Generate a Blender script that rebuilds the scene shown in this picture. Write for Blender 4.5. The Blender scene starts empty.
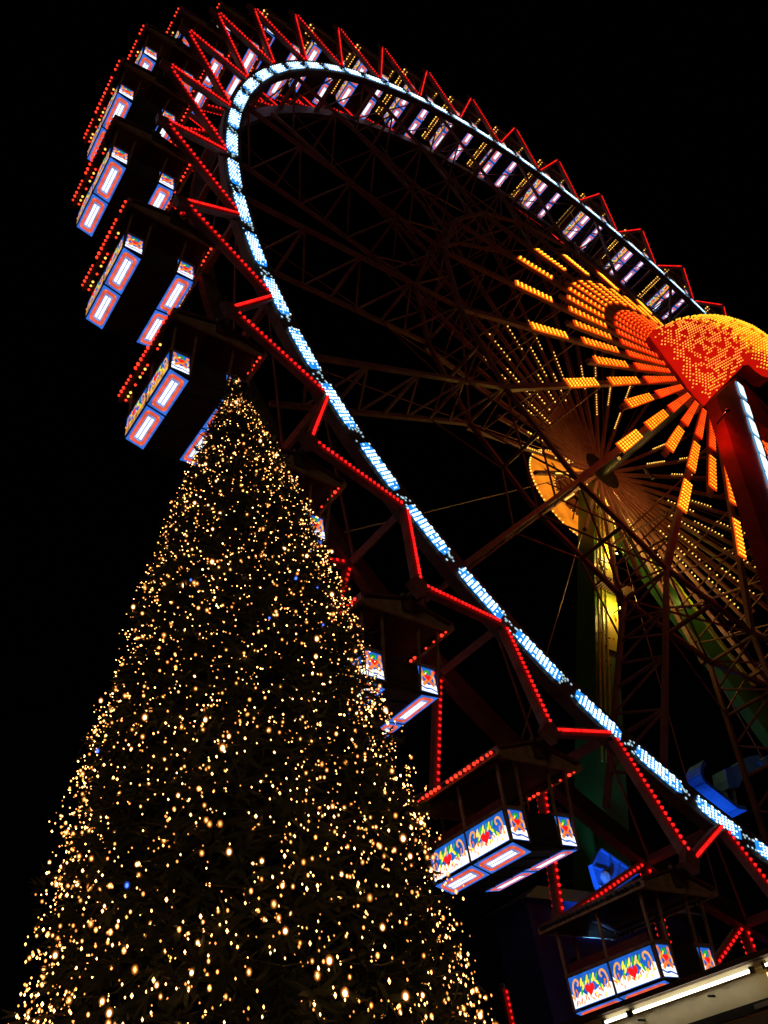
import bpy, math, random
from mathutils import Vector, Matrix
R = math.radians
PI = math.pi
rnd = random.Random(7)
scene = bpy.context.scene
col = scene.collection

# ------------------------------------------------------------------ helpers
class MB:
    """collects shapes and links them as ONE mesh object"""
    def __init__(s):
        s.v = []; s.f = []; s.m = []
    def add(s, vs, fs, m=0):
        o = len(s.v)
        s.v += [tuple(v) for v in vs]
        s.f += [tuple(i + o for i in f) for f in fs]
        s.m += [m] * len(fs)
    def quad(s, a, b, c, d, m=0):
        s.add([a, b, c, d], [(0, 1, 2, 3)], m)
    def poly(s, pts, m=0):
        s.add(pts, [tuple(range(len(pts)))], m)
    def box(s, x0, x1, y0, y1, z0, z1, m=0):
        s.add([(x0, y0, z0), (x1, y0, z0), (x1, y1, z0), (x0, y1, z0), (x0, y0, z1), (x1, y0, z1), (x1, y1, z1), (x0, y1, z1)],
              [(0, 3, 2, 1), (4, 5, 6, 7), (0, 1, 5, 4), (1, 2, 6, 5), (2, 3, 7, 6), (3, 0, 4, 7)], m)
    def hexa(s, b, t, m=0):
        s.add(list(b) + list(t), [(0, 3, 2, 1), (4, 5, 6, 7), (0, 1, 5, 4), (1, 2, 6, 5), (2, 3, 7, 6), (3, 0, 4, 7)], m)
    def beam(s, p, q, w, h, up=(0, 1, 0), m=0):
        p = Vector(p); q = Vector(q); d = (q - p).normalized(); up = Vector(up)
        a = d.cross(up)
        if a.length < 1e-4: a = d.cross(Vector((1, 0, 0.3)))
        a.normalize(); b = a.cross(d).normalized()
        a *= w / 2; b *= h / 2
        s.hexa([p - a - b, p + a - b, p + a + b, p - a + b], [q - a - b, q + a - b, q + a + b, q - a + b], m)
    def tube(s, p, q, r, n=8, m=0, r2=None):
        p = Vector(p); q = Vector(q); d = (q - p).normalized(); r2 = r if r2 is None else r2
        a = d.cross(Vector((0, 0, 1)))
        if a.length < 1e-3: a = d.cross(Vector((1, 0, 0)))
        a.normalize(); b = d.cross(a)
        vs = []
        for c, rr in ((p, r), (q, r2)):
            for i in range(n):
                t = 2 * PI * i / n
                vs.append(c + (a * math.cos(t) + b * math.sin(t)) * rr)
        fs = [(i, (i + 1) % n, n + (i + 1) % n, n + i) for i in range(n)]
        fs += [tuple(range(n - 1, -1, -1)), tuple(range(n, 2 * n))]
        s.add(vs, fs, m)
    def path(s, pts, r, n=5, m=0):
        k = len(pts); vs = []; fs = []
        for i, p in enumerate(pts):
            p = Vector(p); d = (Vector(pts[min(i + 1, k - 1)]) - Vector(pts[max(i - 1, 0)])).normalized()
            a = d.cross(Vector((0, 0, 1)))
            if a.length < 1e-3: a = Vector((1, 0, 0))
            a.normalize(); b = d.cross(a)
            for j in range(n):
                t = 2 * PI * j / n
                vs.append(p + (a * math.cos(t) + b * math.sin(t)) * r)
        for i in range(k - 1):
            for j in range(n):
                fs.append((i * n + j, i * n + (j + 1) % n, (i + 1) * n + (j + 1) % n, (i + 1) * n + j))
        s.add(vs, fs, m)
    def octa(s, c, r, m=0, st=(1, 1, 1)):
        x, y, z = c
        a, b, g = r * st[0], r * st[1], r * st[2]
        s.add([(x + a, y, z), (x - a, y, z), (x, y + b, z), (x, y - b, z), (x, y, z + g), (x, y, z - g)],
              [(0, 2, 4), (2, 1, 4), (1, 3, 4), (3, 0, 4), (2, 0, 5), (1, 2, 5), (3, 1, 5), (0, 3, 5)], m)
    def ball(s, c, r, m=0, nu=8, nv=5, st=(1, 1, 1)):
        vs = [(c[0], c[1], c[2] + r * st[2])]
        for i in range(1, nv):
            t = PI * i / nv
            for j in range(nu):
                u = 2 * PI * j / nu
                vs.append((c[0] + r * st[0] * math.sin(t) * math.cos(u), c[1] + r * st[1] * math.sin(t) * math.sin(u), c[2] + r * st[2] * math.cos(t)))
        vs.append((c[0], c[1], c[2] - r * st[2]))
        fs = [(0, 1 + j, 1 + (j + 1) % nu) for j in range(nu)]
        for i in range(nv - 2):
            for j in range(nu):
                a = 1 + i * nu + j; b = 1 + i * nu + (j + 1) % nu
                fs.append((a, a + nu, b + nu, b))
        e = len(vs) - 1; o = 1 + (nv - 2) * nu
        fs += [(o + (j + 1) % nu, o + j, e) for j in range(nu)]
        s.add(vs, fs, m)
    def mesh(s, name, mats):
        me = bpy.data.meshes.new(name)
        me.from_pydata(s.v, [], s.f)
        if not isinstance(mats, (list, tuple)): mats = [mats]
        for mt in mats: me.materials.append(mt)
        me.polygons.foreach_set('material_index', s.m)
        me.update()
        return me
    def build(s, name, mats, parent=None):
        return link(name, s.mesh(name, mats), parent)

def link(name, me, parent=None):
    o = bpy.data.objects.new(name, me); col.objects.link(o)
    if parent: o.parent = parent
    return o
def smooth(o):
    for p in o.data.polygons: p.use_smooth = True
    return o
def tag(o, label=None, cat=None, group=None, kind=None):
    if label: o['label'] = label
    if cat: o['category'] = cat
    if group: o['group'] = group
    if kind: o['kind'] = kind
    return o
def empty(name, loc):
    o = bpy.data.objects.new(name, None); col.objects.link(o); o.location = loc
    o.empty_display_size = .3
    return o
def copy_tree(o, parent=None):
    c = o.copy(); col.objects.link(c)
    if parent: c.parent = parent
    for ch in [x for x in bpy.data.objects if x.parent == o]: copy_tree(ch, c)
    return c

# ------------------------------------------------------------------ materials
def paint(name, c, rough=.6, metal=0., c2=None, scale=3., bump=0., detail=6):
    m = bpy.data.materials.new(name); m.use_nodes = True
    nt = m.node_tree; b = nt.nodes['Principled BSDF']
    b.inputs['Roughness'].default_value = rough; b.inputs['Metallic'].default_value = metal
    c2 = c2 or tuple(x * .55 for x in c)
    tc = nt.nodes.new('ShaderNodeTexCoord'); no = nt.nodes.new('ShaderNodeTexNoise')
    no.inputs['Scale'].default_value = scale; no.inputs['Detail'].default_value = detail; no.inputs['Roughness'].default_value = .65
    nt.links.new(tc.outputs['Object'], no.inputs['Vector'])
    cr = nt.nodes.new('ShaderNodeValToRGB')
    cr.color_ramp.elements[0].position = .35; cr.color_ramp.elements[1].position = .62
    cr.color_ramp.elements[0].color = (*c2, 1); cr.color_ramp.elements[1].color = (*c, 1)
    nt.links.new(no.outputs['Fac'], cr.inputs['Fac']); nt.links.new(cr.outputs['Color'], b.inputs['Base Color'])
    if bump:
        bp = nt.nodes.new('ShaderNodeBump'); bp.inputs['Strength'].default_value = bump; bp.inputs['Distance'].default_value = .02
        nt.links.new(no.outputs['Fac'], bp.inputs['Height']); nt.links.new(bp.outputs['Normal'], b.inputs['Normal'])
    return m
def emit(name, c, s, var=0., scale=8., mis=True):
    """a lit lamp face; var: uneven brightness of the single lamps"""
    m = bpy.data.materials.new(name); m.use_nodes = True
    nt = m.node_tree; nt.nodes.remove(nt.nodes['Principled BSDF'])
    e = nt.nodes.new('ShaderNodeEmission'); e.inputs['Color'].default_value = (*c, 1); e.inputs['Strength'].default_value = s
    out = nt.nodes['Material Output']
    nt.links.new(e.outputs[0], out.inputs['Surface'])
    if var:
        tc = nt.nodes.new('ShaderNodeTexCoord'); no = nt.nodes.new('ShaderNodeTexWhiteNoise') if scale == 0 else nt.nodes.new('ShaderNodeTexNoise')
        if scale: no.inputs['Scale'].default_value = scale; no.inputs['Detail'].default_value = 2
        nt.links.new(tc.outputs['Object'], no.inputs['Vector'])
        mr = nt.nodes.new('ShaderNodeMapRange'); mr.inputs['From Min'].default_value = .3; mr.inputs['From Max'].default_value = .7
        mr.inputs['To Min'].default_value = s * (1 - var); mr.inputs['To Max'].default_value = s * (1 + var)
        nt.links.new(no.outputs[0], mr.inputs['Value']); nt.links.new(mr.outputs[0], e.inputs['Strength'])
    if not mis: m.cycles.emission_sampling = 'NONE'
    return m

M = {}
M['steel'] = paint('brown_steel', (.28, .12, .10), .5, .1, (.17, .065, .055), 2.5)
M['steel_dark'] = paint('dark_steel', (.10, .06, .05), .55, .3, (.05, .03, .025), 2.5)
M['wood'] = paint('brown_wood', (.44, .25, .12), .6, 0, (.26, .14, .06), 5)
M['roof'] = paint('roof_paint', (.16, .055, .03), .6, 0, (.09, .03, .02), 3)
M['dark'] = paint('dark_underside', (.03, .028, .03), .6, 0, (.015, .015, .015), 3)
M['cushion'] = paint('seat_vinyl', (.2, .03, .025), .45, 0, (.12, .02, .015), 6)
M['green_leg'] = paint('green_steel', (.05, .19, .02), .5, .1, (.03, .11, .012), .9)
M['yellow_leg'] = paint('yellow_steel', (.60, .45, .03), .5, .05, (.22, .32, .04), .8)
M['red_leg'] = paint('red_panel', (.36, .018, .010), .6, 0, (.20, .010, .006), .9, .2)
M['red_leg'].node_tree.nodes['Principled BSDF'].inputs['Specular IOR Level'].default_value = .12
M['cream'] = paint('cream_board', (.62, .54, .36), .55, 0, (.50, .43, .28), 1.3, .1)
M['blue_paint'] = paint('blue_paint', (.10, .34, .80), .4, 0, (.05, .20, .60), 2)
M['pale_paint'] = paint('pale_paint', (.5, .55, .65), .4, 0, (.3, .35, .45), 2)
M['navy'] = paint('navy_board', (.02, .03, .12), .6, 0, (.01, .015, .06), 2)
M['needle'] = paint('fir_needles', (.026, .036, .016), .75, 0, (.010, .016, .008), 14)
M['bark'] = paint('fir_bark', (.08, .05, .03), .85, 0, (.04, .025, .015), 8, .4)
M['asphalt'] = paint('asphalt', (.05, .05, .05), .8, 0, (.03, .03, .032), 2, .3)
M['black'] = paint('black_metal', (.02, .02, .02), .5, .3)
M['glassgrey'] = paint('grey_shutter', (.30, .30, .30), .35, .2, (.22, .22, .24), 2)

M['e_led_base'] = emit('led_halo_blue', (.02, .30, .95), 1.0, .25, 5)  # blue emission draws the cyan halo between and around the LEDs
M['e_led'] = emit('led_white', (.72, .96, 1.0), 2.5, .4, 6)
M['e_led_dim'] = emit('led_white_dim', (.55, .85, 1.0), .9, .4, 9)
M['e_red_base'] = emit('red_strip', (1.0, .002, .003), .13)
M['e_red'] = emit('red_lamp', (1.0, .012, .010), 1.35, .4, 5)
M['e_amber'] = emit('amber_lamp', (1.0, .50, .08), 2.2, .4, 5)
M['e_eave_red'] = emit('eave_red_lamp', (1.0, .035, .014), 2.0, .35, 6)
M['e_in_base'] = emit('ray_inner_board_glow', (1.0, .018, .002), .80, .3, 2)  # ray boards emit too, painting the lamp glow that bleeds over them
M['e_in'] = emit('ray_inner_lamp', (1.0, .13, .009), 1.8, .3, 4)
M['e_mid_base'] = emit('ray_middle_board_glow', (1.0, .075, .003), .95, .3, 2)
M['e_mid'] = emit('ray_middle_lamp', (1.0, .37, .012), 2.2, .3, 4)
M['e_out_base'] = emit('ray_outer_board_glow', (1.0, .12, .004), 1.0, .3, 2)
M['e_out'] = emit('ray_outer_lamp', (1.0, .52, .022), 2.5, .3, 4)
M['e_heart'] = emit('heart_board_red', (1.0, .010, .003), .55, .2, .6)
M['e_heart_lamp'] = emit('heart_lamp_orange', (1.0, .27, .03), 2.2, .35, 3)
M['e_heart_top'] = emit('heart_top_amber', (1.0, .15, .004), .85, .35, .8)
M['e_heart_top_lamp'] = emit('heart_top_lamp', (1.0, .48, .02), 1.8, .3, 3)
M['e_disc'] = emit('disc_amber', (1.0, .25, .010), .95, .3, 1.2)
M['e_disc_in'] = emit('disc_amber_dim', (1.0, .17, .02), .10, .5, 1.8)
M['e_lampwhite'] = emit('tower_lamp', (.82, .95, 1.0), 1.5, .12, 4)
M['e_lampblue'] = emit('tower_lamp_rim', (.10, .35, .62), .8)
M['e_tube'] = emit('fluorescent_tube', (1.0, .93, .70), 10.0)
M['e_warm'] = emit('warm_lamp', (1.0, .68, .25), 3.0)
M['e_blueglass'] = emit('blue_flood_glass', (.05, .2, 1.0), 2.0)
# painted, backlit glass of the gondolas
M['p_blue'] = emit('glass_blue', (.02, .15, .70), .85, .35, 4)
M['p_white'] = emit('glass_white', (.95, .97, 1.0), 1.4, .15, 5)
M['p_orange'] = emit('glass_orange', (1.0, .22, .03), 1.05, .3, 9)
M['p_red'] = emit('glass_red', (1.0, .012, .012), 1.1, .2, 9)
M['p_yellow'] = emit('glass_yellow', (1.0, .72, .03), 1.35, .25, 9)
M['p_green'] = emit('glass_green', (.03, .50, .05), 1.0, .5, 9)
M['p_peach'] = emit('glass_peach', (1.0, .42, .10), 1.1, .25, 9)
M['p_dark'] = emit('glass_dark', (.02, .02, .05), .3)
M['p_frame'] = emit('plate_blue', (.05, .20, .85), .8, .25, 6)
M['p_fborder'] = emit('plate_orange', (1.0, .13, .06), .85, .25, 6)
M['p_tube'] = emit('plate_tube', (.93, .96, 1.0), 1.5, .08, 6)
M['p_inner'] = emit('plate_inner', (.30, .42, .95), .75, .3, 6)
M['p_amber'] = emit('glass_amber', (1.0, .46, .04), .75, .7, 7)
M['p_pink'] = emit('plate_pale', (.95, .62, .58), .95, .2, 6)
# fairy lights
M['e_fairy'] = emit('fairy_bulb', (1.0, .46, .13), 8.0, .6, 3.)
M['e_fairy_big'] = emit('fairy_bulb_bright', (1.0, .62, .28), 7.5, .3, 1.5)
M['e_fairy_dim'] = emit('fairy_bulb_dim', (1.0, .36, .07), 2.2, .6, 3.)
def halo_shell(name, c, st, tr):  # clear emissive shells that paint a soft halo around each bulb
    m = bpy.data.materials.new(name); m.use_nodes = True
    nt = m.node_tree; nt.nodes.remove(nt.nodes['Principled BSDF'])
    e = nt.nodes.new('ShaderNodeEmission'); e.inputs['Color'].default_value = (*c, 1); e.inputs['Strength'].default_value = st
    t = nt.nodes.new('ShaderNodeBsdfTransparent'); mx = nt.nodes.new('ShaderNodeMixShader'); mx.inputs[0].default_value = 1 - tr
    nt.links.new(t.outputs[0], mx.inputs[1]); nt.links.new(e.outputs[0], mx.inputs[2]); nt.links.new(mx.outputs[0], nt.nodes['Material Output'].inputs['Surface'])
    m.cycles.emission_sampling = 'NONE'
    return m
M['e_fairy_halo'] = halo_shell('fairy_halo_amber', (1.0, .30, .045), 1.5, .66)
M['e_fairy_halo_outer'] = halo_shell('fairy_halo_outer', (1.0, .25, .03), .8, .88)
M['e_blue_halo_outer'] = halo_shell('fairy_halo_blue_outer', (.04, .12, 1.0), .8, .85)
M['e_blue_halo'] = halo_shell('fairy_halo_blue', (.05, .16, 1.0), 1.0, .65)
M['e_fairy_blue'] = emit('fairy_bulb_blue', (.10, .25, 1.0), 3.0)

# ------------------------------------------------------------------ camera
CAMZ = 1.8
right = Vector((0.8018375758, -0.5827201439, -0.1322638873))
down = Vector((0.3109304322, 0.5959056973, -0.7404178997))
fwd = Vector((0.5102732291, 0.5525700262, 0.6590050059))
FPX = 837.1159
cam_d = bpy.data.cameras.new('camera'); cam = bpy.data.objects.new('camera', cam_d); col.objects.link(cam)
m3 = Matrix((right, -down, -fwd)).transposed()
cam.matrix_world = Matrix.Translation((0, 0, CAMZ)) @ m3.to_4x4()
cam_d.sensor_fit = 'VERTICAL'; cam_d.sensor_height = 24; cam_d.lens = FPX * 24 / 1024
cam_d.clip_start = .05; cam_d.clip_end = 3000
scene.camera = cam
C0 = Vector((0, 0, CAMZ))
def ray(x, y):
    return right * ((x - 384) / FPX) + down * ((y - 512) / FPX) + fwd
def on_y(x, y, Y):
    d = ray(x, y); return C0 + d * (Y / d.y)
def on_plane(x, y, p0, n):
    d = ray(x, y); return C0 + d * ((Vector(p0) - C0).dot(n) / d.dot(n))

# ------------------------------------------------------------------ the wheel
HUB = Vector((28.459, 9.997, 28.510))
RA, RR, RL = 25.0, 22.51, 22.36
PH0 = R(-120.316) ; STEP = R(-9.0)          # angle of the lowest gondola and the step up the rim
YM = 1.88                                    # middle of the wheel behind the near plane
def pol(r, a, y): return (r * math.cos(a), y, r * math.sin(a))
wheel = tag(empty('ferris_wheel', HUB), 'giant ferris wheel with glowing blue white rim and red lit zigzag struts', 'ferris wheel')

def ring_mesh(r0, r1, y0, y1, n=160):
    b = MB(); vs = []; fs = []
    for i in range(n):
        a = 2 * PI * i / n
        vs += [pol(r0, a, y0), pol(r1, a, y0), pol(r1, a, y1), pol(r0, a, y1)]
    for i in range(n):
        j = (i + 1) % n
        for k in range(4):
            l = (k + 1) % 4
            fs.append((i * 4 + k, i * 4 + l, j * 4 + l, j * 4 + k))
    b.add(vs, fs); return b
ring_mesh(22.02, 22.70, .62, .92).build('rim', M['steel_dark'], wheel)
ring_mesh(22.10, 22.62, 2.86, 3.14).build('rim', M['steel_dark'], wheel)

def led_segment():
    b = MB(); p = R(5.0)
    L = p * .75
    n = 8
    # blue board glowing as the halo of the lamps, rounded ends
    top = []; bot = []
    for i in range(n + 1):
        t = -1 + 2 * i / n
        a = -t * L / 2                     # the drawn order runs up the rim
        hw = .205 * (1 - .35 * max(0, abs(t) - .75) / .25)
        top.append(pol(RL + hw, a, .610)); bot.append(pol(RL - hw, a, .610))
    for i in range(n):
        b.quad(top[i], top[i + 1], bot[i + 1], bot[i], 0)
    nc, nr = 13, 5
    for i in range(nc):
        t = -1 + 2 * (i + .5) / nc
        for j in range(nr):
            r = RL + (-.175 + .35 * (j + (.5 if i % 2 else 0)) / (nr - .5))
            e = abs(t)
            pr = .97 if e < .62 else (.85 if e < .82 else .4)
            if rnd.random() > pr: continue
            a = -t * L / 2
            w = .040 * rnd.uniform(.8, 1.1) * (1 if e < .75 else .75)
            da = w / RL
            c = [pol(r - w * .62, a - da, .598), pol(r + w * .62, a - da, .598), pol(r + w * .62, a + da, .598), pol(r - w * .62, a + da, .598)]
            b.add(c + [pol(r, a, .570)], [(0, 1, 4), (1, 2, 4), (2, 3, 4), (3, 0, 4)], 1)
    # the few faint lamps in the gap to the next segment
    for i in range(11):
        a = L / 2 + (p - L) * rnd.random(); r = RL + rnd.uniform(-.2, .2)
        w = .026; da = w / RL
        b.quad(pol(r - w, a - da, .606), pol(r + w, a - da, .606), pol(r + w, a + da, .606), pol(r - w, a + da, .606), 2)
    return b
segs = [led_segment().mesh('rim_light', [M['e_led_base'], M['e_led'], M['e_led_dim']]) for _ in range(4)]
for i in range(72):
    o = link('rim_light', segs[i % 4], wheel); o.rotation_euler.y = -(R(-151.0) + R(5.0) * i)

# zigzag outriggers: one V per gondola and side
def outrigger(far):
    b = MB(); sgn = -1 if far else 1
    yy = (lambda y: 2 * YM - y) if far else (lambda y: y)
    s_ = MB()
    for s in (-1, 1):
        A = Vector(pol(RA, 0, yy(0.))); N = Vector(pol(RR, s * R(4.5), yy(.70)))
        d = (N - A).normalized()
        b.beam(A, N, .19, .17, (0, 1, 0))
        # light strip on the outer face
        off = Vector((0, -sgn * .10, 0))
        p = A + d * .16 + off; q = N - d * .14 + off
        s_.beam(p, q, .10, .03, (0, 1, 0), 0)
        L = (q - p).length; n = 21
        for i in range(n):
            c = p + d * (L * (i + .5) / n) + Vector((0, -sgn * .035, 0))
            s_.octa(c, .052, 1)
        if far:
            p = A + d * .16 + Vector((0, -.10, 0)); q = N - d * .14 + Vector((0, -.10, 0))
            s_.beam(p, q, .10, .03, (0, 1, 0), 0)
            for i in range(18): s_.octa(p + d * ((q - p).length * (i + .5) / 18) + Vector((0, -.035, 0)), .052, 1)
    # apex bearing plate and a small brace between the two beams
    b.box(RA - .22, RA + .18, yy(0) - .09, yy(0) + .09, -.2, .2)
    return b.mesh('outrigger', M['steel']), s_.mesh('light_strip', [M['e_red_base'], M['e_red']])
near_m, far_m = outrigger(False), outrigger(True)
for k in range(40):
    a = PH0 + STEP * k
    for mm in (near_m, far_m):
        o = link('outrigger', mm[0], wheel); o.rotation_euler.y = -a
        l = link('light_strip', mm[1], o)
# cross bars between the two rims at each node
b = MB()
b.beam((RR, .92, 0), (RR, 2.86, 0), .17, .17, (1, 0, 0))
b.beam((RR - .05, .92, 0), pol(RR - .05, R(9), 2.86), .05, .05, (1, 0, 0))
cb = b.mesh('cross_bar', M['steel'])
for k in range(40):
    o = link('cross_bar', cb, wheel); o.rotation_euler.y = -(PH0 + STEP * (k - .5))

# outer trusses, every 18 degrees, two chords with a lattice between
TR0 = R(-138.0)
b = MB()
y1, y2 = .85, 2.72
b.beam((12.9, y1, 0), (22.1, y1, 0), .14, .14); b.beam((12.9, y2, 0), (22.1, y2, 0), .14, .14)
nb = 4
for i in range(nb):
    ra = 13.1 + (22.0 - 13.1) * i / nb; rb = 13.1 + (22.0 - 13.1) * (i + 1) / nb; rm = (ra + rb) / 2
    b.beam((ra, y1, 0), (rm, y2, 0), .065, .065, (0, 0, 1)); b.beam((rm, y2, 0), (rb, y1, 0), .065, .065, (0, 0, 1))
    b.beam((ra, y1, 0), (ra, y2, 0), .09, .09, (0, 0, 1))
tr = b.mesh('truss', M['steel'])
for k in range(20):
    o = link('truss', tr, wheel); o.rotation_euler.y = -(TR0 + R(18) * k)
# inner ring at the truss feet + lattice to the neighbours
b = MB()
for y in (y1, y2):
    b.beam(pol(13, -R(9), y), pol(13, R(9), y), .15, .15, (1, 0, 0))
b.beam(pol(13, -R(9), y1), pol(13, R(9), y2), .06, .06, (1, 0, 0)); b.beam(pol(13, -R(9), y2), pol(13, R(9), y1), .06, .06, (1, 0, 0))
b.beam(pol(13, 0, y1), pol(13, 0, y2), .12, .12, (1, 0, 0))
for y in (y1, y2):
    b.beam(pol(15.2, -R(9), y), pol(13, 0, y), .05, .05); b.beam(pol(15.2, R(9), y), pol(13, 0, y), .05, .05)
rg = b.mesh('ring_frame', M['steel'])
for k in range(20):
    o = link('ring_frame', rg, wheel); o.rotation_euler.y = -(TR0 + R(18) * k + R(9))
# tension cables from the far hub to the rim
b = MB()
b.tube((1.4, 4.9, 0), pol(22.1, R(4), 2.95), .022, 4)
cb = b.mesh('cable', M['steel'])
for k in range(20):
    o = link('cable', cb, wheel); o.rotation_euler.y = -(TR0 + R(18) * k + R(7))

# inner rays: a cone towards the near hub carrying the lamp boards, and its far twin
def ncone(r): return -1.5 + 2.35 * r / 13.
def fcone(r): return 2 * YM - ncone(r)
def panel(r0, r1, w0, w1, n, m, mats, name):
    b = MB()
    dy = .085
    y0, y1_ = ncone(r0) - dy, ncone(r1) - dy
    b.hexa([(r0, y0, -w0 / 2), (r1, y1_, -w1 / 2), (r1, y1_, w1 / 2), (r0, y0, w0 / 2)],
           [(r0, y0 - .03, -w0 / 2), (r1, y1_ - .03, -w1 / 2), (r1, y1_ - .03, w1 / 2), (r0, y0 - .03, w0 / 2)], 0)
    for i in range(n):
        t = (i + .5) / n; r = r0 + (r1 - r0) * t; w = w0 + (w1 - w0) * t
        for j in range(m):
            z = (-.5 + (j + .5) / m) * w * .94
            b.octa((r, ncone(r) - dy - .055, z), min(.058, w * .115), 1, (.95, .7, .95))
    return b.mesh(name, mats)
p_out = panel(8.10, 9.85, .42, .46, 9, 4, [M['e_out_base'], M['e_out']], 'lamp_board')
p_mid = panel(5.45, 7.30, .36, .44, 9, 4, [M['e_mid_base'], M['e_mid']], 'lamp_board')
p_in = panel(2.85, 4.95, .24, .40, 12, 4, [M['e_in_base'], M['e_in']], 'lamp_board')
b = MB(); b.hexa([(1.1, ncone(1.1) - .06, -.1), (13, ncone(13) - .06, -.12), (13, ncone(13) - .06, .12), (1.1, ncone(1.1) - .06, .1)],
                 [(1.1, ncone(1.1) + .1, -.1), (13, ncone(13) + .1, -.12), (13, ncone(13) + .1, .12), (1.1, ncone(1.1) + .1, .1)])
ray_long = b.mesh('light_ray', M['steel'])
b = MB(); b.hexa([(1.1, ncone(1.1) - .06, -.1), (7.6, ncone(7.6) - .06, -.12), (7.6, ncone(7.6) - .06, .12), (1.1, ncone(1.1) - .06, .1)],
                 [(1.1, ncone(1.1) + .1, -.1), (7.6, ncone(7.6) + .1, -.12), (7.6, ncone(7.6) + .1, .12), (1.1, ncone(1.1) + .1, .1)])
ray_short = b.mesh('light_ray', M['steel'])
for k in range(40):
    o = link('light_ray', ray_long if k % 2 == 0 else ray_short, wheel); o.rotation_euler.y = -(TR0 + R(9) * k)
    link('lamp_board', p_in, o); link('lamp_board', p_mid, o)
    if k % 2 == 0: link('lamp_board', p_out, o)
def far_ray(full):
    b = MB(); e = 13 if full else 9.2
    b.beam((1.1, fcone(1.1), 0), (e, fcone(e), 0), .15, .15)
    if full:
        for i in range(3):
            r = 7.5 + 1.8 * i
            b.beam((r, ncone(r) + .1, 0), (r + .9, fcone(r + .9), 0), .05, .05, (0, 0, 1)); b.beam((r + .9, fcone(r + .9), 0), (r + 1.8, ncone(r + 1.8) + .1, 0), .05, .05, (0, 0, 1))
    return b.mesh('far_ray', M['steel'])
fr = [far_ray(True), far_ray(False)]
def far_strip(full):
    b = MB()
    for r0, r1 in (((7.0, 8.7), (4.0, 5.5)) if full else ((5.4, 7.0),)):
        n = 9
        for i in range(n):
            r = r0 + (r1 - r0) * i / (n - 1)
            b.octa((r, fcone(r) - .12, .10), .042)
    return b.mesh('lamp_strip', M['e_amber'])
fs = [far_strip(True), far_strip(False)]
for k in range(40):
    o = link('far_ray', fr[k % 2], wheel); o.rotation_euler.y = -(TR0 + R(9) * k)
    if k % 5 != 1: link('lamp_strip', fs[k % 2], o)
# hub
b = MB(); b.tube((0, -1.45, 0), (0, 5.2, 0), .34, 24); o = b.build('axle', M['black'], wheel)
b = MB(); b.tube((0, -1.55, 0), (0, -1.25, 0), 1.5, 32); b.build('hub_flange', M['red_leg'], wheel)
b = MB(); b.tube((0, 5.05, 0), (0, 5.35, 0), 1.1, 32); b.build('hub_flange', M['black'], wheel)

def lamp_at(name, loc, energy, color, kind='POINT', size=.1, aim=None, ang=60):
    d = bpy.data.lights.new(name, kind); d.energy = energy; d.color = color
    if kind == 'POINT': d.shadow_soft_size = size
    if kind == 'SPOT': d.spot_size = R(ang); d.spot_blend = .6; d.shadow_soft_size = size
    o = bpy.data.objects.new(name, d); col.objects.link(o); o.location = loc
    if aim is not None: o.rotation_euler = (Vector(aim) - Vector(loc)).to_track_quat('-Z', 'Y').to_euler()
    return o
# amber fill lamps added at the axle to brighten the inner rays
for i, (x, y, z) in enumerate(((-1.5, 3.3, -1.5), (1.0, 3.3, -1.8))):
    b = MB(); b.tube((x * .55, y, z * .55), (x * .9, y, z * .9), .09, 8); b.build('axle_fill_lamp', M['black'], wheel)
    lamp_at('axle_fill_lamp', HUB + Vector((x * 1.15, y, z * 1.15)), 85, (1.0, .46, .09))
# ------------------------------------------------------------------ gondolas
def eave_lamps(s, ez, kind):
    b = MB(); rr = random.Random(11 + ord(kind))
    b.box(min(s * 1.213, s * 1.228), max(s * 1.213, s * 1.228), -1.42, 1.42, ez - .07, ez - .02, 2)
    b.box(min(s * 1.04, s * 1.10), max(s * 1.04, s * 1.10), -1.42, 1.42, ez - .125, ez - .10, 2)
    n = 21
    for i in range(n):
        y = -1.36 + 2.72 * i / (n - 1)
        if s < 0 and rr.random() > .06: b.ball((s * 1.245, y + rr.uniform(-.02, .02), ez - .045), rr.uniform(.034, .046), {'O': 2, 'C': 1}.get(kind, 0), 6, 4)
        if s < 0 and kind in 'BC' and (kind == 'C' or rr.random() < .6): b.ball((s * 1.07, y, ez - .135), .034, 1 if kind == 'C' or rr.random() < .3 else 0, 6, 4)
        if s > 0 and (i < 4 or rr.random() < .3): b.ball((s * 1.07, y, ez - .135), rr.uniform(.02, .045), {'O': 2, 'C': 1}.get(kind, 0), 6, 4)
    return b.mesh('lamp_strip', [M['e_eave_red'], M['e_amber'], M['black']])
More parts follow.
